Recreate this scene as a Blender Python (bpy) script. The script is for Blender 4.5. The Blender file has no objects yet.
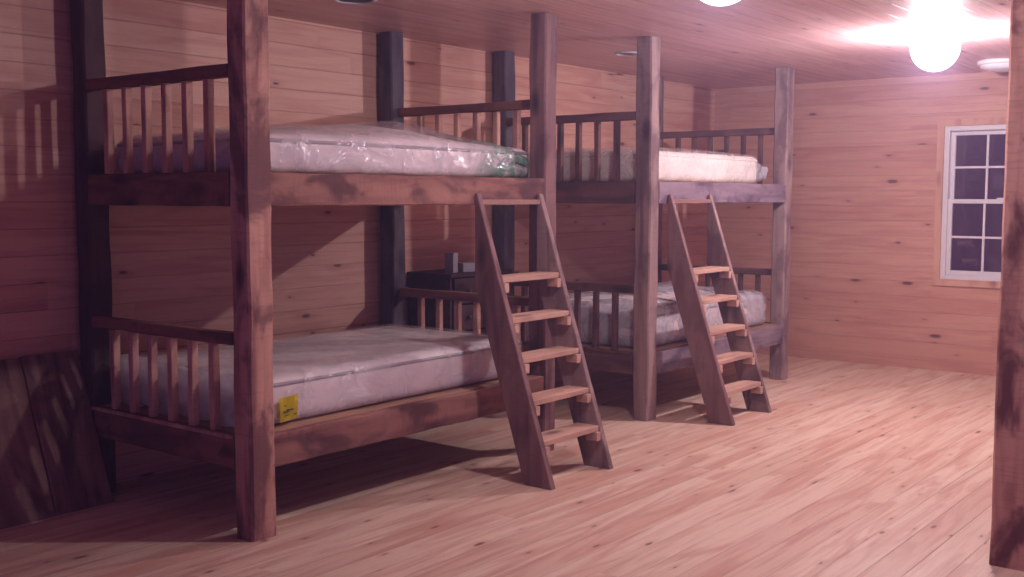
import bpy, bmesh, math, random
from mathutils import Vector, Matrix, noise
R = math.radians
scene = bpy.context.scene
col = scene.collection

# ------------------------------------------------------------------ camera
F_PX, YAW, PITCH, ROLL, CAM_H = 1109.0, R(37.807), R(4.771), R(0.141), 1.4426
cam_data = bpy.data.cameras.new('camera')
cam = bpy.data.objects.new('camera', cam_data)
col.objects.link(cam)
cam_data.sensor_fit = 'HORIZONTAL'
cam_data.sensor_width = 36.0
cam_data.lens = F_PX / 1024 * 36.0
cam_data.clip_start = 0.05
d_ = Vector((math.cos(YAW), math.sin(YAW), 0)); r_ = Vector((math.sin(YAW), -math.cos(YAW), 0)); u_ = Vector((0, 0, 1))
fw = d_ * math.cos(PITCH) - u_ * math.sin(PITCH)
up = u_ * math.cos(PITCH) + d_ * math.sin(PITCH)
rr = r_ * math.cos(ROLL) + up * math.sin(ROLL)
uu = -r_ * math.sin(ROLL) + up * math.cos(ROLL)
m = Matrix((rr, uu, -fw)).transposed().to_4x4()
m.translation = Vector((0, 0, CAM_H))
cam.matrix_world = m
scene.camera = cam

# ------------------------------------------------------------------ world, exposure
world = bpy.data.worlds.new('night')
scene.world = world
world.use_nodes = True
wt = world.node_tree
bg = wt.nodes['Background']
# dark night beyond the window wall, violet fill added behind the camera to lift shadows
tcw = wt.nodes.new('ShaderNodeTexCoord'); sx = wt.nodes.new('ShaderNodeSeparateXYZ'); rp = wt.nodes.new('ShaderNodeValToRGB')
wt.links.new(tcw.outputs['Generated'], sx.inputs[0]); wt.links.new(sx.outputs[0], rp.inputs[0]); wt.links.new(rp.outputs[0], bg.inputs[0])
rp.color_ramp.elements[0].position = 0.10; rp.color_ramp.elements[0].color = (0.15, 0.065, 0.36, 1)
rp.color_ramp.elements[1].position = 0.45; rp.color_ramp.elements[1].color = (0.055, 0.014, 0.045, 1)
bg.inputs[1].default_value = 1.0
scene.view_settings.view_transform = 'Standard'
scene.view_settings.look = 'None'
scene.view_settings.gamma = 1
scene.view_settings.use_curve_mapping = False
scene.view_settings.exposure = 0.0

LAMP_COL = (1.0, 0.84, 0.98)
LAMP_POS = [(7.0, 2.17, 2.35, 245), (4.1, 2.12, 2.352, 104)]   # x, y, z of the bulb, watts

# ------------------------------------------------------------------ room dimensions
HC = 2.44
YW = 4.923       # back wall
XW = 9.42        # end wall
XA, Y0, P = 2.905, 3.616, 0.120
BL, BW = 2.17, 1.28                  # bunk length, width over the posts
XC = 6.08

# ------------------------------------------------------------------ node helpers
def new_mat(name):
    mt = bpy.data.materials.new(name); mt.use_nodes = True
    nt = mt.node_tree
    return mt, nt, nt.nodes['Principled BSDF']

class N:
    def __init__(s, nt): s.nt = nt
    def node(s, t, **k):
        n = s.nt.nodes.new(t)
        for a, b in k.items(): setattr(n, a, b)
        return n
    def put(s, sock, v):
        if v is None: return
        if isinstance(v, bpy.types.NodeSocket): s.nt.links.new(v, sock)
        else: sock.default_value = v
    def math(s, op, a, b=None, c=None, clamp=False):
        n = s.node('ShaderNodeMath', operation=op); n.use_clamp = clamp
        s.put(n.inputs[0], a); s.put(n.inputs[1], b); s.put(n.inputs[2], c)
        return n.outputs[0]
    def comb(s, x, y, z):
        n = s.node('ShaderNodeCombineXYZ')
        s.put(n.inputs[0], x); s.put(n.inputs[1], y); s.put(n.inputs[2], z)
        return n.outputs[0]
    def white(s, v):
        n = s.node('ShaderNodeTexWhiteNoise', noise_dimensions='3D'); s.put(n.inputs['Vector'], v)
        return n.outputs['Value']
    def noise(s, v, scale=1, detail=4, dist=0.0, rough=.5):
        n = s.node('ShaderNodeTexNoise'); s.put(n.inputs['Vector'], v)
        n.inputs['Scale'].default_value = scale; n.inputs['Detail'].default_value = detail
        n.inputs['Distortion'].default_value = dist; n.inputs['Roughness'].default_value = rough
        return n.outputs[0]
    def voronoi(s, v, scale=1, dim='3D'):
        n = s.node('ShaderNodeTexVoronoi'); n.voronoi_dimensions = dim; s.put(n.inputs['Vector'], v)
        n.inputs['Scale'].default_value = scale
        return n.outputs['Distance'], n.outputs['Color']
    def rng(s, v, a, b, c=0.0, d=1.0, smooth=True):
        n = s.node('ShaderNodeMapRange', interpolation_type='SMOOTHSTEP' if smooth else 'LINEAR')
        s.put(n.inputs[0], v)
        for i, q in enumerate((a, b, c, d)): n.inputs[i + 1].default_value = q
        return n.outputs[0]
    def mix(s, f, a, b, mode='MIX'):
        n = s.node('ShaderNodeMix', data_type='RGBA', blend_type=mode)
        s.put(n.inputs[0], f); s.put(n.inputs[6], c4(a)); s.put(n.inputs[7], c4(b))
        return n.outputs[2]
    def sep(s, v):
        n = s.node('ShaderNodeSeparateXYZ'); s.put(n.inputs[0], v)
        return n.outputs
    def bump(s, h, strength, dist):
        n = s.node('ShaderNodeBump'); s.put(n.inputs['Height'], h)
        n.inputs['Strength'].default_value = strength; n.inputs['Distance'].default_value = dist
        return n.outputs[0]

def c4(c):
    if isinstance(c, tuple) and len(c) == 3: return (*c, 1)
    return c

def plank_mat(name, ua, va, width, c1, c2, dark, rough=.55, length=3.0, phase=0.0, knot=.55, spec=.3, knot_size=1.0, coat=0.0, streak=.38, groove=1.0):
    mt, nt, bs = new_mat(name); n = N(nt)
    tc = n.node('ShaderNodeTexCoord').outputs['Object']
    s = n.sep(tc); u, v = s[ua], s[va]
    pv = n.math('DIVIDE', n.math('ADD', v, phase), width)
    pid = n.math('FLOOR', pv); fr = n.math('SUBTRACT', pv, pid)
    off = n.white(n.comb(pid, 3.7, 1.1))
    u2 = n.math('MULTIPLY_ADD', off, 7.0, u)
    pj = n.math('DIVIDE', u2, length); jid = n.math('FLOOR', pj); fj = n.math('SUBTRACT', pj, jid)
    rnd = n.white(n.comb(pid, jid, 5.5)); rnd2 = n.white(n.comb(jid, pid, 9.5))
    z = n.math('MULTIPLY', rnd, 31.0)
    g1 = n.noise(n.comb(n.math('MULTIPLY', u2, 1.3), n.math('MULTIPLY', v, 34), z), 1, 5, .7)
    g2 = n.noise(n.comb(n.math('MULTIPLY', u2, 1.1), n.math('MULTIPLY', v, 9), z), 1, 3, 1.2)
    fine = n.noise(n.comb(n.math('MULTIPLY', u2, 6), n.math('MULTIPLY', v, 160), z), 1, 2)
    # knots
    kd, kc = n.voronoi(n.comb(n.math('MULTIPLY', u2, 2.4), n.math('MULTIPLY', v, 7.0), 0.0), 1, '2D')
    kr = n.sep(kc)[0]; kv = n.math('MULTIPLY_ADD', n.sep(kc)[1], 1.1, .55); kd = n.math('MULTIPLY', n.math('ADD', kd, n.math('MULTIPLY', g1, .03)), kv)
    ksel = n.rng(kr, knot, knot + .02)
    ks = .095 * knot_size
    kmask = n.math('MULTIPLY', n.rng(kd, ks * .45, ks, 1, 0), ksel)
    khalo = n.math('MULTIPLY', n.rng(kd, ks, ks * 2.8, 1, 0), ksel)
    base = n.mix(rnd, c1, c2)
    base = n.mix(n.math('MULTIPLY', n.rng(g2, .42, .68), streak), base, dark)
    base = n.mix(n.math('MULTIPLY', n.rng(g1, .48, .72), .40), base, dark)
    base = n.mix(n.math('MULTIPLY', n.rng(fine, .45, .7), .14), base, dark)
    base = n.mix(n.math('MULTIPLY', khalo, .30), base, dark)
    kcol = tuple(q * .22 for q in dark)
    base = n.mix(n.math('MULTIPLY', kmask, .85), base, kcol)
    edge = n.math('MINIMUM', fr, n.math('SUBTRACT', 1.0, fr))
    gap = n.rng(edge, .012, .035, 1, 0)
    ej = n.math('MINIMUM', fj, n.math('SUBTRACT', 1.0, fj))
    gj = n.math('MULTIPLY', n.rng(ej, .0006, .0016, 1, 0), .3)
    gg = n.math('MAXIMUM', gap, gj)
    base = n.mix(n.math('MULTIPLY', gg, n.rng(rnd2, 0, 1, .15 * groove, .6 * groove)), base, tuple(q * .25 for q in dark))
    nt.links.new(base, bs.inputs['Base Color'])
    bs.inputs['Roughness'].default_value = rough
    bs.inputs['Specular IOR Level'].default_value = spec
    bs.inputs['Coat Weight'].default_value = coat
    bs.inputs['Coat Roughness'].default_value = .35
    hgt = n.math('SUBTRACT', n.math('MULTIPLY', fine, .12), gg)
    nt.links.new(n.bump(hgt, .6, .003), bs.inputs['Normal'])
    return mt

def timber_mat(name, axis, light, mid, dark, rough=.8, blotch=1.0, scale=1.0):
    """rough-sawn timber: grain along `axis`, blotches, knots and saw marks"""
    mt, nt, bs = new_mat(name); n = N(nt)
    tc = n.node('ShaderNodeTexCoord').outputs['Object']
    rnd = n.node('ShaderNodeObjectInfo').outputs['Random']
    s = n.sep(tc)
    k = [14.0 * scale] * 3; k[axis] = 1.6 * scale
    off = n.math('MULTIPLY', rnd, 37.0)
    vec = n.comb(*[n.math('MULTIPLY_ADD', s[i], k[i], off) for i in range(3)])
    kb = [5.5 * scale] * 3; kb[axis] = 3.2 * scale
    vb = n.comb(*[n.math('MULTIPLY_ADD', s[i], kb[i], off) for i in range(3)])
    kk = [9.0 * scale] * 3; kk[axis] = 3.6 * scale
    vk = n.comb(*[n.math('MULTIPLY_ADD', s[i], kk[i], off) for i in range(3)])
    grain = n.noise(vec, 1, 6, .8)
    blot = n.noise(vb, 1, 4, .5, .6)
    kd, kc = n.voronoi(vk, 1)
    ksel = n.rng(n.sep(kc)[1], .70, .72)
    kn = n.math('MULTIPLY', n.rng(kd, .08, .42, 1, 0), ksel)
    ks = [0.0] * 3; ks[axis] = 95.0
    saw = n.noise(n.comb(*[n.math('MULTIPLY', s[i], ks[i] if i == axis else 9) for i in range(3)]), 1, 1)
    base = n.mix(n.rng(grain, .35, .66), light, mid)
    base = n.mix(n.math('MULTIPLY', n.rng(blot, .46, .64), .8 * blotch), base, dark)
    base = n.mix(n.math('MULTIPLY', n.rng(grain, .58, .72), .55), base, dark)
    base = n.mix(n.math('MULTIPLY', kn, .9), base, tuple(q * .45 for q in dark))
    base = n.mix(n.math('MULTIPLY', n.rng(saw, .5, .7), .15), base, dark)
    nt.links.new(base, bs.inputs['Base Color'])
    bs.inputs['Roughness'].default_value = rough
    bs.inputs['Specular IOR Level'].default_value = .2
    hgt = n.math('ADD', n.math('MULTIPLY', grain, .7), n.math('MULTIPLY', saw, .3))
    nt.links.new(n.bump(hgt, .5, .006), bs.inputs['Normal'])
    return mt

def plain(name, c, rough=.5, metal=0.0, spec=.5):
    mt, nt, bs = new_mat(name); n = N(nt)
    tc = n.node('ShaderNodeTexCoord').outputs['Object']
    f = n.noise(tc, 30, 3)
    nt.links.new(n.mix(n.math('MULTIPLY', f, .18), c, tuple(q * .6 for q in c)), bs.inputs['Base Color'])
    bs.inputs['Roughness'].default_value = rough; bs.inputs['Metallic'].default_value = metal
    bs.inputs['Specular IOR Level'].default_value = spec
    return mt

M = {}
PINE1, PINE2, PINED = (.64, .36, .225), (.56, .285, .17), (.34, .12, .075)
M['wall_back'] = plank_mat('pine_wall_back', 0, 2, .127, (.69, .425, .32), (.61, .335, .25), (.42, .155, .12), phase=-.013, knot=.80, groove=.75)
M['wall_end'] = plank_mat('pine_wall_end', 1, 2, .127, (.62, .36, .265), (.55, .295, .215), (.40, .15, .115), phase=.03, knot=.62, groove=.45)
M['ceiling'] = plank_mat('pine_ceiling', 0, 1, .127, (.76, .52, .49), (.67, .43, .41), (.42, .21, .19), rough=.4, knot=.8)
M['floor'] = plank_mat('pine_floor', 0, 1, .135, (.78, .625, .485), (.66, .47, .355), (.50, .235, .17), rough=.42, length=3.2, knot=.45, spec=.4, knot_size=.85, streak=.62, groove=.6)
for ax, nm in enumerate('xyz'):
    M['red_' + nm] = timber_mat('red_brown_timber_' + nm, ax, (.56, .32, .25), (.38, .19, .155), (.11, .045, .055))
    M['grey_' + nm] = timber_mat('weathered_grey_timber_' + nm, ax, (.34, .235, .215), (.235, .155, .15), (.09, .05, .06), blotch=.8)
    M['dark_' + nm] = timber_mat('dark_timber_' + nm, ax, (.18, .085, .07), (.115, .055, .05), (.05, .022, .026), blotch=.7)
    M['new_' + nm] = timber_mat('fresh_pine_' + nm, ax, (.58, .38, .29), (.47, .29, .22), (.32, .17, .13), blotch=.35)
M['rail'] = timber_mat('rail_timber', 0, (.33, .165, .13), (.22, .10, .085), (.07, .03, .038))
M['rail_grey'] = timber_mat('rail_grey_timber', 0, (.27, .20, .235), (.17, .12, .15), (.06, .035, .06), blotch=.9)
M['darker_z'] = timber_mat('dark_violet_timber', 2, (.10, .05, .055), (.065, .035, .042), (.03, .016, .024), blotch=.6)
M['night'] = timber_mat('night_dark_wood', 0, (.07, .035, .04), (.05, .025, .032), (.025, .012, .02), blotch=.4)
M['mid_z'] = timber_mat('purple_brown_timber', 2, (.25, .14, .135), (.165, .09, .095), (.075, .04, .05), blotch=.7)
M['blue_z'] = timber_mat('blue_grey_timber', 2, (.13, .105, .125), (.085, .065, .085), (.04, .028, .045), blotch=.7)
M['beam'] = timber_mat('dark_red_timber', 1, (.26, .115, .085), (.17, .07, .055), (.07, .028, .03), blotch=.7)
M['slat'] = timber_mat('slat_timber', 2, (.60, .35, .27), (.44, .23, .18), (.15, .06, .06), blotch=.5)
M['pillar'] = timber_mat('pillar_timber', 2, (.62, .36, .29), (.46, .24, .195), (.11, .035, .05), scale=1.0, blotch=1.1)
M['casing'] = timber_mat('casing_pine', 2, (.66, .40, .29), (.60, .345, .25), (.42, .2, .15), blotch=.3)
M['board'] = timber_mat('old_board_timber', 2, (.26, .15, .12), (.14, .065, .06), (.05, .02, .026), scale=.8, blotch=1.0)
M['white'] = plain('white_vinyl', (.72, .70, .72), .35)
M['ceramic'] = plain('white_ceramic', (.8, .78, .78), .3)
M['dark_metal'] = plain('dark_baffle', (.035, .035, .05), .5)
M['trim_metal'] = plain('light_trim_ring', (.55, .53, .56), .4)
M['knob'] = plain('dark_knob', (.03, .02, .02), .35)
M['pale'] = plain('pale_card', (.30, .27, .31), .6)
M['tag'] = plain('yellow_tag', (.80, .70, .03), .5)
M['tag_ink'] = plain('tag_ink', (.12, .10, .03), .6)
M['plywood'] = timber_mat('plywood_deck', 0, (.42, .25, .17), (.34, .19, .12), (.2, .1, .07), blotch=.3)
M['piping'] = plain('grey_piping', (.24, .21, .22), .6)

def fabric(name, c, c2, green=None):
    mt, nt, bs = new_mat(name); n = N(nt)
    tc = n.node('ShaderNodeTexCoord').outputs['Object']
    f = n.noise(tc, 7, 4, .6)
    q = n.noise(tc, 120, 2)
    base = n.mix(n.rng(f, .35, .65), c, c2)
    base = n.mix(n.math('MULTIPLY', q, .12), base, tuple(a * .6 for a in c))
    nt.links.new(base, bs.inputs['Base Color'])
    bs.inputs['Roughness'].default_value = .85
    nt.links.new(n.bump(f, .3, .01), bs.inputs['Normal'])
    return mt
M['tick_a'] = fabric('mattress_ticking', (.74, .65, .64), (.66, .58, .58))
M['tick_b'] = fabric('cream_ticking', (.84, .78, .68), (.77, .71, .62))

def plastic(name, alpha=.35, tint=(.75, .72, .76), green=False, x_len=1.9):
    """clear bag film: mostly see-through, a milky haze, sharp highlights on its creases"""
    mt, nt, bs = new_mat(name); n = N(nt)
    out = nt.nodes['Material Output']
    tc = n.node('ShaderNodeTexCoord').outputs['Object']
    w = n.noise(tc, 6, 3, 1.4)
    w2 = n.noise(tc, 24, 3, 1.0)
    h = n.math('ADD', w, n.math('MULTIPLY', w2, .18))
    nrm = n.bump(h, .8, .03)
    base = c4(tint)
    if green:
        x = n.sep(tc)[0]
        e = n.math('MULTIPLY_ADD', n.noise(tc, 5, 3), .5, x)
        mask = n.math('MULTIPLY', n.rng(e, x_len - .42, x_len - .05), n.rng(n.noise(tc, 9, 4, 1.5), .28, .56))
        base = n.mix(mask, tint, (.10, .25, .18))
    nt.links.new(base, bs.inputs['Base Color']) if not isinstance(base, tuple) else n.put(bs.inputs['Base Color'], base)
    bs.inputs['Roughness'].default_value = .16
    bs.inputs['Specular IOR Level'].default_value = .9
    nt.links.new(nrm, bs.inputs['Normal'])
    tr = n.node('ShaderNodeBsdfTransparent')
    mx = n.node('ShaderNodeMixShader')
    a = n.rng(w, .3, .7, alpha * .6, min(1, alpha * 1.5))
    if green: a = n.math('MAXIMUM', a, n.math('MULTIPLY', mask, .8))
    n.put(mx.inputs[0], a)
    nt.links.new(tr.outputs[0], mx.inputs[1]); nt.links.new(bs.outputs[0], mx.inputs[2])
    nt.links.new(mx.outputs[0], out.inputs['Surface'])
    return mt
M['film'] = plastic('clear_plastic_film', .26, (.86, .82, .85))
M['film_green'] = plastic('plastic_film_green_end', .30, (.74, .66, .70), True, 1.93)
M['film_cloudy'] = plastic('cloudy_plastic_film', .55, (.62, .60, .66))

mt, nt, bs = new_mat('milky_plastic_film'); n = N(nt)
bs.inputs['Base Color'].default_value = (.78, .72, .74, 1); bs.inputs['Roughness'].default_value = .25
tl = n.node('ShaderNodeBsdfTranslucent'); tl.inputs[0].default_value = (.85, .80, .82, 1)
tr = n.node('ShaderNodeBsdfTransparent')
m1 = n.node('ShaderNodeMixShader'); m1.inputs[0].default_value = .55
m2 = n.node('ShaderNodeMixShader'); m2.inputs[0].default_value = .75
nt.links.new(bs.outputs[0], m1.inputs[1]); nt.links.new(tl.outputs[0], m1.inputs[2])
nt.links.new(tr.outputs[0], m2.inputs[1]); nt.links.new(m1.outputs[0], m2.inputs[2])
nt.links.new(n.bump(n.noise(n.node('ShaderNodeTexCoord').outputs['Object'], 14, 3, 1.2), .8, .02), bs.inputs['Normal'])
nt.links.new(m2.outputs[0], nt.nodes['Material Output'].inputs['Surface'])
M['film_milky'] = mt

mt, nt, bs = new_mat('window_glass'); n = N(nt)
tr = n.node('ShaderNodeBsdfTransparent'); tr.inputs[0].default_value = (.92, .93, .95, 1)
gl = n.node('ShaderNodeBsdfGlossy'); gl.inputs['Roughness'].default_value = .03
mx = n.node('ShaderNodeMixShader'); mx.inputs[0].default_value = .07
nt.links.new(tr.outputs[0], mx.inputs[1]); nt.links.new(gl.outputs[0], mx.inputs[2])
nt.links.new(mx.outputs[0], nt.nodes['Material Output'].inputs['Surface'])
M['glass'] = mt

def glow_mat(name, strength, clear):
    mt, nt, bs = new_mat(name); n = N(nt)
    em = n.node('ShaderNodeEmission'); em.inputs[0].default_value = (1, .93, .93, 1); em.inputs[1].default_value = strength
    if clear:
        tr = n.node('ShaderNodeBsdfTransparent'); mx = n.node('ShaderNodeMixShader'); mx.inputs[0].default_value = .35
        nt.links.new(tr.outputs[0], mx.inputs[1]); nt.links.new(em.outputs[0], mx.inputs[2])
        nt.links.new(mx.outputs[0], nt.nodes['Material Output'].inputs['Surface'])
    else:
        nt.links.new(em.outputs[0], nt.nodes['Material Output'].inputs['Surface'])
    return mt
M['globe'] = glow_mat('glare_globe_glow', 6.0, True)
M['bulb'] = glow_mat('lit_bulb', 30.0, False)
M['opal'] = plain('unlit_opal_glass', (.74, .72, .76), .25)

# ------------------------------------------------------------------ mesh helpers
def obj(name, bm, mat, parent=None, smooth=False, loc=None):
    me = bpy.data.meshes.new(name)
    bmesh.ops.recalc_face_normals(bm, faces=bm.faces)
    bm.to_mesh(me); bm.free()
    if smooth:
        for p in me.polygons: p.use_smooth = True
    for k in (mat if isinstance(mat, (list, tuple)) else [mat]): me.materials.append(k)
    o = bpy.data.objects.new(name, me); col.objects.link(o)
    if parent: o.parent = parent
    if loc: o.location = loc
    return o

def thing(name, label, cat, loc=(0, 0, 0), rotz=0, group=None):
    o = bpy.data.objects.new(name, None); col.objects.link(o)
    o.empty_display_size = .1
    o.location = loc; o.rotation_euler = (0, 0, rotz)
    o['label'] = label; o['category'] = cat
    if group: o['group'] = group
    return o

def tag(o, label, cat, group=None):
    o['label'] = label; o['category'] = cat
    if group: o['group'] = group
    return o

def box(bm, x0, x1, y0, y1, z0, z1, bev=0.0, seg=2):
    vs = [bm.verts.new((x, y, z)) for z in (z0, z1) for y in (y0, y1) for x in (x0, x1)]
    fs = [bm.faces.new([vs[i] for i in q]) for q in ((0, 2, 3, 1), (4, 5, 7, 6), (0, 1, 5, 4), (2, 6, 7, 3), (0, 4, 6, 2), (1, 3, 7, 5))]
    if bev:
        ed = list({e for f in fs for e in f.edges})
        bmesh.ops.bevel(bm, geom=ed, offset=bev, segments=seg, affect='EDGES', profile=.6)
    return bm

def timber(x0, x1, y0, y1, z0, z1, axis, cham=.006, amp=.0025, seed=0, step=.09, bm=None):
    """a rough-sawn stick: chamfered section, rings along `axis`, slightly wavy faces"""
    bm = bm or bmesh.new()
    lo = [x0, y0, z0]; hi = [x1, y1, z1]
    a, b = [i for i in range(3) if i != axis]
    A0, A1, B0, B1 = lo[a], hi[a], lo[b], hi[b]
    Am, Bm = (A0 + A1) / 2, (B0 + B1) / 2
    c = min(cham, (A1 - A0) * .3, (B1 - B0) * .3)
    sec = [(A0 + c, B0), (Am, B0), (A1 - c, B0), (A1, B0 + c), (A1, Bm), (A1, B1 - c), (A1 - c, B1), (Am, B1), (A0 + c, B1), (A0, B1 - c), (A0, Bm), (A0, B0 + c)]
    L = hi[axis] - lo[axis]; n = max(2, int(L / step))
    rings = []
    for i in range(n + 1):
        t = lo[axis] + L * i / n
        ring = []
        for (p, q) in sec:
            k = noise.noise_vector(Vector((p * 9 + seed, q * 9, t * 4.0 + seed * 3.1)))
            k2 = noise.noise(Vector((seed * 5.3, t * 1.7, 0)))
            pos = [0, 0, 0]; pos[axis] = t
            inward = amp
            pos[a] = p + (k.x - .5) * 2 * inward * (1 if p > Am else -1) * .8 if abs(p - Am) > 1e-6 else p
            pos[b] = q + (k.y - .5) * 2 * inward * (1 if q > Bm else -1) * .8 if abs(q - Bm) > 1e-6 else q
            # stay inside the nominal section
            pos[a] = min(max(pos[a], A0), A1); pos[b] = min(max(pos[b], B0), B1)
            ring.append(bm.verts.new(pos))
        rings.append(ring)
    m_ = len(sec)
    for i in range(n):
        for j in range(m_):
            bm.faces.new((rings[i][j], rings[i][(j + 1) % m_], rings[i + 1][(j + 1) % m_], rings[i + 1][j]))
    bm.faces.new(rings[0][::-1]); bm.faces.new(rings[-1])
    return bm

def lathe(prof, n=40, bm=None):
    bm = bm or bmesh.new(); rings = []
    for (r, z) in prof:
        if r < 1e-5: rings.append([bm.verts.new((0, 0, z))])
        else: rings.append([bm.verts.new((r * math.cos(2 * math.pi * i / n), r * math.sin(2 * math.pi * i / n), z)) for i in range(n)])
    for a, b in zip(rings, rings[1:]):
        for i in range(n):
            j = (i + 1) % n
            if len(a) == 1 and len(b) > 1: bm.faces.new((a[0], b[j], b[i]))
            elif len(b) == 1 and len(a) > 1: bm.faces.new((a[i], a[j], b[0]))
            elif len(a) > 1: bm.faces.new((a[i], a[j], b[j], b[i]))
    return bm

def soft_box(lx, ly, lz, r, fn=None, nx=60, ny=34, nz=7, ends=True):
    """closed rounded block from x 0..lx, y 0..ly, z 0..lz; fn(co, normal-ish)->offset vector"""
    bm = bmesh.new()
    vmap = {}
    def v(i, j, k):
        if (i, j, k) in vmap: return vmap[(i, j, k)]
        x, y, z = lx * i / nx, ly * j / ny, lz * k / nz
        cx = min(max(x, r), lx - r); cy = min(max(y, r), ly - r); cz = min(max(z, r), lz - r)
        d = Vector((x - cx, y - cy, z - cz))
        # how far each coordinate is into the border zone
        if d.length > 1e-9:
            dm = max(abs(d.x), abs(d.y), abs(d.z))
            d = d.normalized() * dm
            co = Vector((cx, cy, cz)) + d; nn = d.normalized()
        else:
            co = Vector((x, y, z)); nn = Vector((0, 0, 1))
        if fn: co = co + fn(co, nn)
        vmap[(i, j, k)] = bm.verts.new(co); return vmap[(i, j, k)]
    for i in range(nx):
        for j in range(ny):
            bm.faces.new((v(i, j, 0), v(i, j + 1, 0), v(i + 1, j + 1, 0), v(i + 1, j, 0)))
            bm.faces.new((v(i, j, nz), v(i + 1, j, nz), v(i + 1, j + 1, nz), v(i, j + 1, nz)))
    for i in range(nx):
        for k in range(nz):
            bm.faces.new((v(i, 0, k), v(i + 1, 0, k), v(i + 1, 0, k + 1), v(i, 0, k + 1)))
            bm.faces.new((v(i, ny, k), v(i, ny, k + 1), v(i + 1, ny, k + 1), v(i + 1, ny, k)))
    for j in range(ny):
        for k in range(nz):
            bm.faces.new((v(0, j, k), v(0, j, k + 1), v(0, j + 1, k + 1), v(0, j + 1, k)))
            bm.faces.new((v(nx, j, k), v(nx, j + 1, k), v(nx, j + 1, k + 1), v(nx, j, k + 1)))
    return bm

def tube(pts, r, n=8, closed=False):
    bm = bmesh.new(); rings = []
    m_ = len(pts)
    for i, p in enumerate(pts):
        p = Vector(p)
        a = Vector(pts[(i - 1) % m_] if closed or i > 0 else pts[i]); b = Vector(pts[(i + 1) % m_] if closed or i < m_ - 1 else pts[i])
        t = (b - a).normalized()
        s = t.cross(Vector((0, 0, 1)))
        if s.length < 1e-4: s = t.cross(Vector((0, 1, 0)))
        s.normalize(); w = s.cross(t)
        rings.append([bm.verts.new(p + s * r * math.cos(2 * math.pi * k / n) + w * r * math.sin(2 * math.pi * k / n)) for k in range(n)])
    for i in range(m_ if closed else m_ - 1):
        A, B = rings[i], rings[(i + 1) % m_]
        for k in range(n): bm.faces.new((A[k], A[(k + 1) % n], B[(k + 1) % n], B[k]))
    if not closed: bm.faces.new(rings[0][::-1]); bm.faces.new(rings[-1])
    return bm

# ------------------------------------------------------------------ room shell
def struct(name, bm, mat):
    o = obj(name, bm, mat); o['kind'] = 'structure'; return o

XL, YF = -1.6, -3.0
struct('floor', box(bmesh.new(), XL, XW + .12, YF, YW + .12, -.06, 0), M['floor'])
struct('ceiling', box(bmesh.new(), XL, XW + .12, YF, YW + .12, HC, HC + .06), M['ceiling'])
struct('wall_back', box(bmesh.new(), XL, XW + .12, YW, YW + .12, 0, HC), M['wall_back'])
# end wall with the window opening
WY0, WY1, WZ0, WZ1 = 1.92, 2.82, .765, 2.02
bm = bmesh.new()
box(bm, XW, XW + .12, WY1, YW, 0, HC); box(bm, XW, XW + .12, YF, WY0, 0, HC)
box(bm, XW, XW + .12, WY0, WY1, 0, WZ0); box(bm, XW, XW + .12, WY0, WY1, WZ1, HC)
struct('wall_end', bm, M['wall_end'])

# window: pine casing, white frame, two sashes with muntins and panes
win = bpy.data.objects.new('window_1', None); col.objects.link(win); win['kind'] = 'structure'
win.location = (XW, (WY0 + WY1) / 2, WZ0)
hw = (WY1 - WY0) / 2; wh = WZ1 - WZ0
def wbox(bm, x0, x1, y0, y1, z0, z1, bev=.003): return box(bm, x0, x1, y0, y1, z0, z1, bev)
bm = bmesh.new(); cw = .055
wbox(bm, -.016, -.0005, -hw - cw, -hw, -cw, wh + cw); wbox(bm, -.016, -.0005, hw, hw + cw, -cw, wh + cw)
wbox(bm, -.016, -.0005, -hw, hw, wh, wh + cw); wbox(bm, -.016, -.0005, -hw, hw, -cw, 0)
o = obj('window_casing', bm, M['casing'], win); o['label'] = 'pine casing boards'
bm = bmesh.new(); fw_ = .04
wbox(bm, .0, .09, -hw, -hw + fw_, 0, wh); wbox(bm, .0, .09, hw - fw_, hw, 0, wh)
wbox(bm, .0, .09, -hw + fw_, hw - fw_, wh - fw_, wh); wbox(bm, .0, .09, -hw + fw_, hw - fw_, 0, fw_)
obj('window_frame', bm, M['white'], win)
mid = wh / 2 + .015
for (z0, z1, x0) in ((fw_, mid + .018, .02), (mid - .018, wh - fw_, .052)):
    y0, y1 = -hw + fw_, hw - fw_; st = .035; x1 = x0 + .03
    bm = bmesh.new()
    wbox(bm, x0, x1, y0, y0 + st, z0, z1); wbox(bm, x0, x1, y1 - st, y1, z0, z1)
    wbox(bm, x0, x1, y0 + st, y1 - st, z0, z0 + st); wbox(bm, x0, x1, y0 + st, y1 - st, z1 - st, z1)
    s = obj('sash', bm, M['white'], win)
    bm = bmesh.new(); gy0, gy1, gz0, gz1 = y0 + st, y1 - st, z0 + st, z1 - st
    for q in (1, 2):
        yy = gy0 + (gy1 - gy0) * q / 3; wbox(bm, x0 + .004, x1 - .006, yy - .009, yy + .009, gz0, gz1, .002)
    zz = (gz0 + gz1) / 2; wbox(bm, x0 + .0045, x1 - .0065, gy0, gy1, zz - .009, zz + .009, .002)
    obj('muntins', bm, M['white'], s)
    bm = bmesh.new(); box(bm, x0 + .013, x0 + .016, gy0, gy1, gz0, gz1)
    obj('window_pane', bm, M['glass'], s)
bm = bmesh.new(); wbox(bm, .008, .024, -.03, .03, mid + .018, mid + .03)
obj('sash_lock', bm, M['white'], win)

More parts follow.
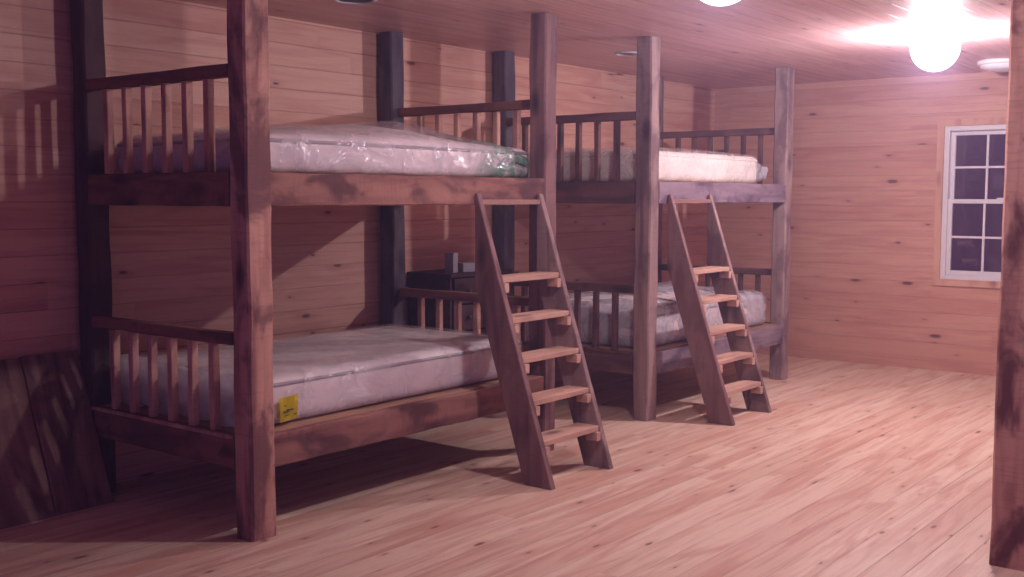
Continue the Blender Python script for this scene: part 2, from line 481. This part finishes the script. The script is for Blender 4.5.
# ------------------------------------------------------------------ bunk beds
ZL0, ZL1, ZU0, ZU1 = .290, .441, 1.394, 1.540      # side rails
GL0, GL1, GU0, GU1 = .815, .870, 1.926, 1.982      # headboard top rails
def make_bunk(x, label, mats, seed):
    t = thing('bunk_bed', label, 'bunk bed', (x, Y0, 0), 0, 'timber bunk beds along the plank wall')
    Lx, Wy, p = BL, BW, P
    postm = mats['posts']
    k = seed
    for i, (px, py) in enumerate(((0, 0), (Lx - p, 0), (0, Wy - p), (Lx - p, Wy - p))):
        wd = p + (.018 if (i == 0 and seed < 5) else 0)
        o = obj('post', timber(px, px + wd, py, py + p, 0, HC - .001, 2, .009, .004, k + i * 1.7, .07), postm[i], t)
    # side rails
    th = .048
    for (z0, z1, mt) in ((ZL0, ZL1, mats['rail_low']), (ZU0, ZU1, mats['rail_up'])):
        for (ya, yb) in ((0.001, th), (Wy - th, Wy - .001)):
            k += 1.3
            obj('side_rail', timber(p, Lx - p, ya, yb, z0, z1, 0, .005, .004, k, .07), mt, t)
    # end beams, head and foot
    for z0, z1, g0, g1 in ((ZL0, ZL1, GL0, GL1), (ZU0, ZU1, GU0, GU1)):
        for side, (xa, xb) in enumerate(((.001, th), (Lx - th, Lx - .001))):
            k += 1.1
            obj('end_beam', timber(xa, xb, p, Wy - p, z0, z1, 1, .005, .003, k), mats['beam'], t)
            k += 1.1
            xo = (xa - .0 if side == 0 else xa - .018)
            obj('top_rail', timber(xo, xo + .066, p, Wy - p, g0, g1, 1, .005, .003, k), mats['beam'], t)
            gap = (Wy - 2 * p) / 7
            for s in range(1, 7):
                yc = p + gap * s
                xs = (xa + .006) if side == 0 else (xb - .044)
                k += .7
                obj('slat', timber(xs, xs + .038, yc - .019, yc + .019, z1 - .0, g0, 2, .003, .002, k), mats['slat'], t)
        if z0 == ZL0:
            k += .9
            lg = obj('ledge', timber(-.014, .0005, p, Wy - p, z1 - .018, z1 - .001, 1, .002, .001, k), mats['slat'], t)
            lg['label'] = 'lighter thin ledge strip'
        # deck under the mattress
        bm = bmesh.new(); box(bm, th, Lx - th, p + .001, Wy - p - .001, z1 - .021, z1 - .003)
        box(bm, p + .001, Lx - p - .001, th, p + .001, z1 - .021, z1 - .003); box(bm, p + .001, Lx - p - .001, Wy - p - .001, Wy - th, z1 - .021, z1 - .003)
        obj('deck', bm, M['plywood'], t)
    return t

bunk_a = make_bunk(XA, 'red-brown rough timber bunk bed nearest the camera, floor to ceiling posts',
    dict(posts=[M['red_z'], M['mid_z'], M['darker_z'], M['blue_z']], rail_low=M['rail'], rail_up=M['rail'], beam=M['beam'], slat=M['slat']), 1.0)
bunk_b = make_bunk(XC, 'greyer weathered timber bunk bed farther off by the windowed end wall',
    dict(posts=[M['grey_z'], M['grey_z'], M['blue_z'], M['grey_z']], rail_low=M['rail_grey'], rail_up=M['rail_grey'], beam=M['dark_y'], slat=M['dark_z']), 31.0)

# ------------------------------------------------------------------ ladders
def make_ladder(x, width, rung_z, label):
    t = thing('ladder', label, 'ladder', (x, 3.124, 0), 0, 'bunk ladders')
    run, top, hb, yb = .476, 1.455, .168, .4905
    th = .038
    for i, xa in enumerate((0, width - th)):
        bm = bmesh.new()
        prof = [(0, 0), (hb, 0), (yb, (yb - hb) / run * top), (yb, top), (run, top)]
        a = [bm.verts.new((xa, y, z)) for y, z in prof]; b = [bm.verts.new((xa + th, y, z)) for y, z in prof]
        f1 = bm.faces.new(a); f2 = bm.faces.new(b[::-1])
        for q in range(5): bm.faces.new((a[q], a[(q + 1) % 5], b[(q + 1) % 5], b[q]))
        bmesh.ops.bevel(bm, geom=list(bm.edges), offset=.003, segments=2, affect='EDGES')
        obj('ladder_rail', bm, M['grey_z'] if i else M['ladder'], t)
    for q, z in enumerate(rung_z):
        y = run * z / top
        dep = min(.14, yb - y - .002)
        r = obj('rung', timber(th, width - th, y, y + dep, z - .030, z, 0, .003, .001, 50 + z * 9), M['new_x'] if q < 5 else M['ladder_top'], t)
        if q == 5: r['label'] = 'dark brown top rung'
        if q < 5:
            for xa in (th, width - th - .036):
                yc = run * (z - .03) / top
                obj('cleat', timber(xa, xa + .036, yc - .004, yc + .065, z - .078, z - .030, 1, .003, .001, 70 + z * 5), M['new_y'], t)
    return t
M['ladder_top'] = timber_mat('top_rung_timber', 0, (.33, .19, .16), (.24, .13, .11), (.1, .05, .05), blotch=.4)
M['ladder'] = timber_mat('ladder_timber', 2, (.27, .16, .15), (.19, .105, .10), (.10, .045, .05), blotch=.5)
make_ladder(4.347, .568, (.228, .425, .632, .830, 1.032, 1.425), 'wooden ladder leaning on the nearest bunk, the larger and nearer of two')
make_ladder(6.302, .578, (.205, .397, .582, .778, .968, 1.425), 'wooden ladder leaning on the farther bunk beside the end wall')

# ------------------------------------------------------------------ mattresses
def wrap_fn(seed, amp, puff, lx, ly, lz, end_fall=0.0):
    def fn(co, nn):
        k = noise.noise(Vector((co.x * 3.1 + seed, co.y * 3.7, co.z * 7)))
        k2 = abs(noise.noise(Vector((co.x * 8.5, co.y * 6.5 + seed, co.z * 14 + co.x * 5))))
        o = nn * (.012 + amp * (.6 * k + 1.0 * (.35 - k2)))
        if co.z > lz * .75:
            ex = max(0.0, 1 - ((co.x - lx * .5) / (lx * .5)) ** 4) * (.6 + .6 * math.exp(-((co.x - lx * .6) / (lx * .16)) ** 2)) * max(0.0, 1 - ((co.y - ly * .5) / (ly * .5)) ** 2)
            o.z += puff * ex * (.75 + .5 * noise.noise(Vector((co.x * 1.6 + seed * 2, co.y * 2, 0))))
        if end_fall and co.x > lx * .85 and co.z > lz * .5:
            o.z -= end_fall * ((co.x - lx * .85) / (lx * .15)) ** 1.5
        o.z = max(o.z, -.004) if co.z < .04 else o.z
        # never below the deck or through the end beams
        o.x = min(max(o.x, -.010 - 0 * co.x), .010) if abs(nn.x) > .5 else o.x
        o.y = min(max(o.y, -.012), .012) if abs(nn.y) > .5 else o.y
        if co.z + o.z < .002: o.z = .002 - co.z
        return o
    return fn
def make_mattress(bx, z, lx, lz, label, film, tick, seed, amp, puff, fall=0.0, tagged=False, x_off=.14, res=70):
    ly = 1.04
    t = thing('mattress', label, 'mattress', (bx + x_off, Y0 + .115, z), 0, 'plastic wrapped mattresses on the bunks')
    def pad_fn(c, n_):
        o = n_ * .004 * noise.noise(c * 5)
        if c.z > lz * .9 and puff > .08:
            o.z += (puff * .95) * max(0.0, 1 - ((c.x - lx * .48) / (lx * .48)) ** 2) * max(0.0, 1 - ((c.y - ly * .55) / (ly * .55)) ** 2) * (.8 + .3 * math.exp(-((c.x - lx * .6) / (lx * .16)) ** 2))
        return o
    obj('pad', soft_box(lx, ly, lz, .045, pad_fn, 40, 24, 6), tick, t, True)
    e = .030
    for zz in (lz - e,):
        pts = []; c = .05
        for (cx, cy, a0) in ((lx - c, c, -90), (lx - c, ly - c, 0), (c, ly - c, 90), (c, c, 180)):
            for s in range(7):
                a = R(a0 + 15 * s); pts.append((cx + (c - .004) * math.cos(a), cy + (c - .004) * math.sin(a), zz))
        # cord around the edge
        o = obj('piping', tube(pts, .009, 8, True), tick if tick is M['tick_b'] else M['piping'], t, True)
    w = obj('plastic_wrap', soft_box(lx, ly, lz, .05, wrap_fn(seed, amp, puff, lx, ly, lz, fall), res, 40, 10), film, t, True)
    if tagged:
        # slack of the bag, added behind the slats to brighten their gaps
        be = obj('added_bag_slack', soft_box(.075, ly - .06, lz + .03, .034, lambda c, n_: n_ * (.022 * noise.noise(Vector((c.x * 12, c.y * 9, c.z * 13))) - .008), 10, 44, 12), M['film_milky'], t, True, (-.082, .03, .004))
        bm = bmesh.new(); y = -.026
        g = []
        for i in range(6):
            for j in range(5):
                xx, zz = .090 + .100 * i / 5, .018 + .105 * j / 4
                g.append(bm.verts.new((xx, y - .004 * math.sin(i * 1.1 + j), zz + .010 * i / 5)))
        fs = [bm.faces.new((g[i * 5 + j], g[(i + 1) * 5 + j], g[(i + 1) * 5 + j + 1], g[i * 5 + j + 1])) for i in range(5) for j in range(4)]
        bmesh.ops.solidify(bm, geom=fs, thickness=.002)
        tg = obj('tag', bm, M['tag'], t); tg['label'] = 'bright yellow paper tag with a dark mark'
        bm = bmesh.new()
        for (xa, xb, za, zb) in ((.105, .135, .060, .068), (.122, .160, .066, .074), (.11, .122, .088, .092), (.16, .178, .046, .050), (.112, .14, .046, .049)):
            box(bm, xa, xb, y - .0085, y - .006, za, zb)
        obj('printed_mark', bm, M['tag_ink'], tg)
    return t
make_mattress(XA, ZU1 - .001, 1.93, .168, 'clear-wrapped mattress on the nearest bunk, upper level, green tinge at one end', M['film_green'], M['tick_a'], 2.3, .012, .105, .055)
make_mattress(XA, ZL1 - .001, 1.88, .210, 'clear-wrapped mattress with yellow tag on the nearest bunk, lower level', M['film'], M['tick_a'], 7.7, .006, .010, 0, True)
mu = make_mattress(XC, ZU1 - .001, 1.66, .205, 'bright cream wrapped mattress on the farther bunk, upper level', M['film'], M['tick_b'], 11.9, .008, .045)
ml = make_mattress(XC, ZL1 - .001, 1.84, .24, 'mattress under cloudy crumpled plastic on the farther bunk, lower level', M['film_cloudy'], M['tick_a'], 17.1, .035, .09)
# the loose twisted bag end beyond the foot of the cream mattress
def tail_fn(c, n_):
    return n_ * (.035 * noise.noise(Vector((c.x * 14, c.y * 12, c.z * 16))) - .012)
w = obj('bag_end', soft_box(.28, .60, .14, .06, tail_fn, 22, 36, 12), M['film_cloudy'], mu, True, (1.655, .03, .014))
w['label'] = 'bunched clear plastic bag end'

# ------------------------------------------------------------------ nightstand between the bunks
NX0, NX1, NY0, NY1, NZ = 5.22, 5.82, 4.52, 4.90, .955
ns = thing('nightstand', 'dark wooden chest of drawers on floor between two bunks', 'chest of drawers', (NX0, NY0, 0))
w_, d2 = NX1 - NX0, NY1 - NY0
bm = bmesh.new()
box(bm, 0, .022, .02, d2, 0, NZ - .025, .002); box(bm, w_ - .022, w_, .02, d2, 0, NZ - .025, .002)
box(bm, .022, w_ - .022, d2 - .012, d2, .05, NZ - .025); box(bm, .022, w_ - .022, .02, d2 - .012, .05, .07)
box(bm, .022, w_ - .022, .03, .05, 0, .05)
obj('carcass', bm, M['night'], ns)
bm = bmesh.new(); box(bm, -.012, w_ + .012, 0, d2, NZ - .025, NZ, .004); obj('top', bm, M['night'], ns)
nd = 5; dh = (NZ - .025 - .075) / nd
for i in range(nd):
    z0 = .073 + dh * i
    bm = bmesh.new(); box(bm, .026, w_ - .026, .004, .022, z0 + .006, z0 + dh - .006, .004)
    box(bm, .035, w_ - .035, .022, d2 - .03, z0 + .012, z0 + dh - .03)
    dr = obj('drawer', bm, M['night'], ns)
    for xx in (.15, w_ - .15):
        kb = lathe([(0, .0), (.007, 0), (.007, .012), (.015, .018), (.014, .026), (0, .029)], 16)
        bmesh.ops.rotate(kb, verts=kb.verts, matrix=Matrix.Rotation(R(90), 3, 'X'))
        obj('knob', kb, M['knob'], dr, True, (xx, .004, z0 + dh / 2))
# things on it
def carton(x, y, w, d, h, label, rz, flap=True):
    t = thing('carton', label, 'box', (x, y, NZ + .0005), rz)
    bm = bmesh.new(); box(bm, -w / 2, w / 2, -d / 2, d / 2, 0, h, .004); obj('body', bm, M['pale'], t)
    bm = bmesh.new(); box(bm, -w / 2 - .003, w / 2 + .003, -d / 2 - .003, d / 2 + .003, h, h + .014, .003); obj('lid', bm, M['pale'], t)
    return t
carton(5.325, 4.62, .062, .062, .112, 'small tall pale box standing on the dark chest of drawers', .2)
carton(5.46, 4.61, .13, .09, .045, 'low flat pale box lying on the dark chest of drawers', -.15)

# ------------------------------------------------------------------ board leaning on the back wall
BH, LEAN = .752, math.atan2(.275, .70)
bm = bmesh.new()
random.seed(4)
xe = 2.903
widths = [.29, .26, .31, .28]
for i, bw_ in enumerate(widths):
    timber(xe - bw_, xe - .0015, 0, .028, .0, BH - (.0 if i == 0 else .006 * (i % 2)), 2, .004, .003, 90 + i * 3, .08, bm)
    xe -= bw_
for zz in (.16, .56):
    box(bm, 1.80, 2.83, .0285, .045, zz, zz + .07, .003)
o = obj('plank_panel', bm, M['board'])
o.rotation_euler = (-LEAN, 0, 0)
o.location = (0, 4.617, .001)
tag(o, 'old dark plank panel leaning against the back wall beside the nearest bunk', 'board')

# ------------------------------------------------------------------ timber pillar at the right
o = obj('timber_post', timber(4.516, 4.666, .985, 1.13, 0.0, HC - .001, 2, .009, .004, 77, .06), M['pillar'])
tag(o, 'rough timber post standing alone at the right edge near the camera', 'post')

# ------------------------------------------------------------------ ceiling lights
def lit_lamp(x, y, z, watts, label):
    t = thing('ceiling_light', label, 'ceiling light', (x, y, HC), 0, 'lit ceiling lights')
    obj('canopy', lathe([(0, 0), (.065, 0), (.065, -.012), (.05, -.03), (.03, -.038), (0, -.038)]), M['ceramic'], t, True)
    zc = z - HC
    obj('bulb', lathe([(0, zc - .035), (.02, zc - .029), (.034, zc - .008), (.033, zc + .012), (.018, zc + .03), (.013, zc + .045), (.013, -.039), (0, -.039)], 24), M['bulb'], t, True)
    rg = .145
    prof = [(rg * math.sin(R(a)), zc + .0 - rg * math.cos(R(a))) for a in range(0, 123, 6)]
    obj('glare_globe', lathe(prof, 40), M['globe'], t, True)  # added glowing shell, enlarges the bare bulb to the size of its glare
    ld = bpy.data.lights.new('lamp_light', 'POINT'); ld.energy = watts; ld.color = LAMP_COL; ld.shadow_soft_size = .03
    lo = bpy.data.objects.new('lamp_light', ld); col.objects.link(lo); lo.parent = t; lo.location = (0, 0, zc - .05)
    return t
lit_lamp(*LAMP_POS[0], 'brilliant glowing ceiling light near the end wall and window')
lit_lamp(*LAMP_POS[1], 'glowing ceiling light at the top edge over the nearest ladder')

def recessed(x, y, r, label):
    t = thing('recessed_light', label, 'ceiling light', (x, y, HC), 0, 'unlit recessed ceiling lights')
    obj('trim_ring', lathe([(r * .80, -.0005), (r * .80, -.006), (r * .86, -.011), (r, -.004), (r, -.0005)]), M['trim_metal'], t, True)
    obj('baffle', lathe([(0, -.0028), (r * .79, -.0028), (r * .79, -.0008)]), M['dark_metal'], t)  # flat dark disc, the shade of the hollow can put into its colour
    return t
recessed(4.05, 4.16, .115, 'unlit dark recessed ceiling light over the nearest bunk')
recessed(6.70, 4.19, .085, 'small unlit recessed ceiling light above the farther bunk')
t = thing('ceiling_light', 'unlit round white ceiling light partly behind the lone post', 'ceiling light', (8.72, 2.22, HC))
obj('pan', lathe([(0, -.0005), (.17, -.0005), (.17, -.02), (.16, -.03), (0, -.03)]), M['ceramic'], t, True)
obj('diffuser', lathe([(.15, -.031), (.145, -.05), (.11, -.068), (.05, -.078), (0, -.08)]), M['opal'], t, True)

# ------------------------------------------------------------------ added haze volume, stands in for lens veil and lifts the darks
mt = bpy.data.materials.new('veil_haze'); mt.use_nodes = True; nt = mt.node_tree
nt.nodes.remove(nt.nodes['Principled BSDF'])
vs_ = nt.nodes.new('ShaderNodeVolumeScatter'); vs_.inputs['Color'].default_value = (.74, .62, 1, 1)
vs_.inputs['Density'].default_value = .019; vs_.inputs['Anisotropy'].default_value = .2
nt.links.new(vs_.outputs[0], nt.nodes['Material Output'].inputs['Volume'])
o = obj('haze', box(bmesh.new(), XL - .3, XW + .6, YF - .3, YW + .3, -.2, HC + .2), mt)
o['kind'] = 'stuff'; o['label'] = 'added faint violet haze volume that lifts the dark tones'; o['category'] = 'haze'
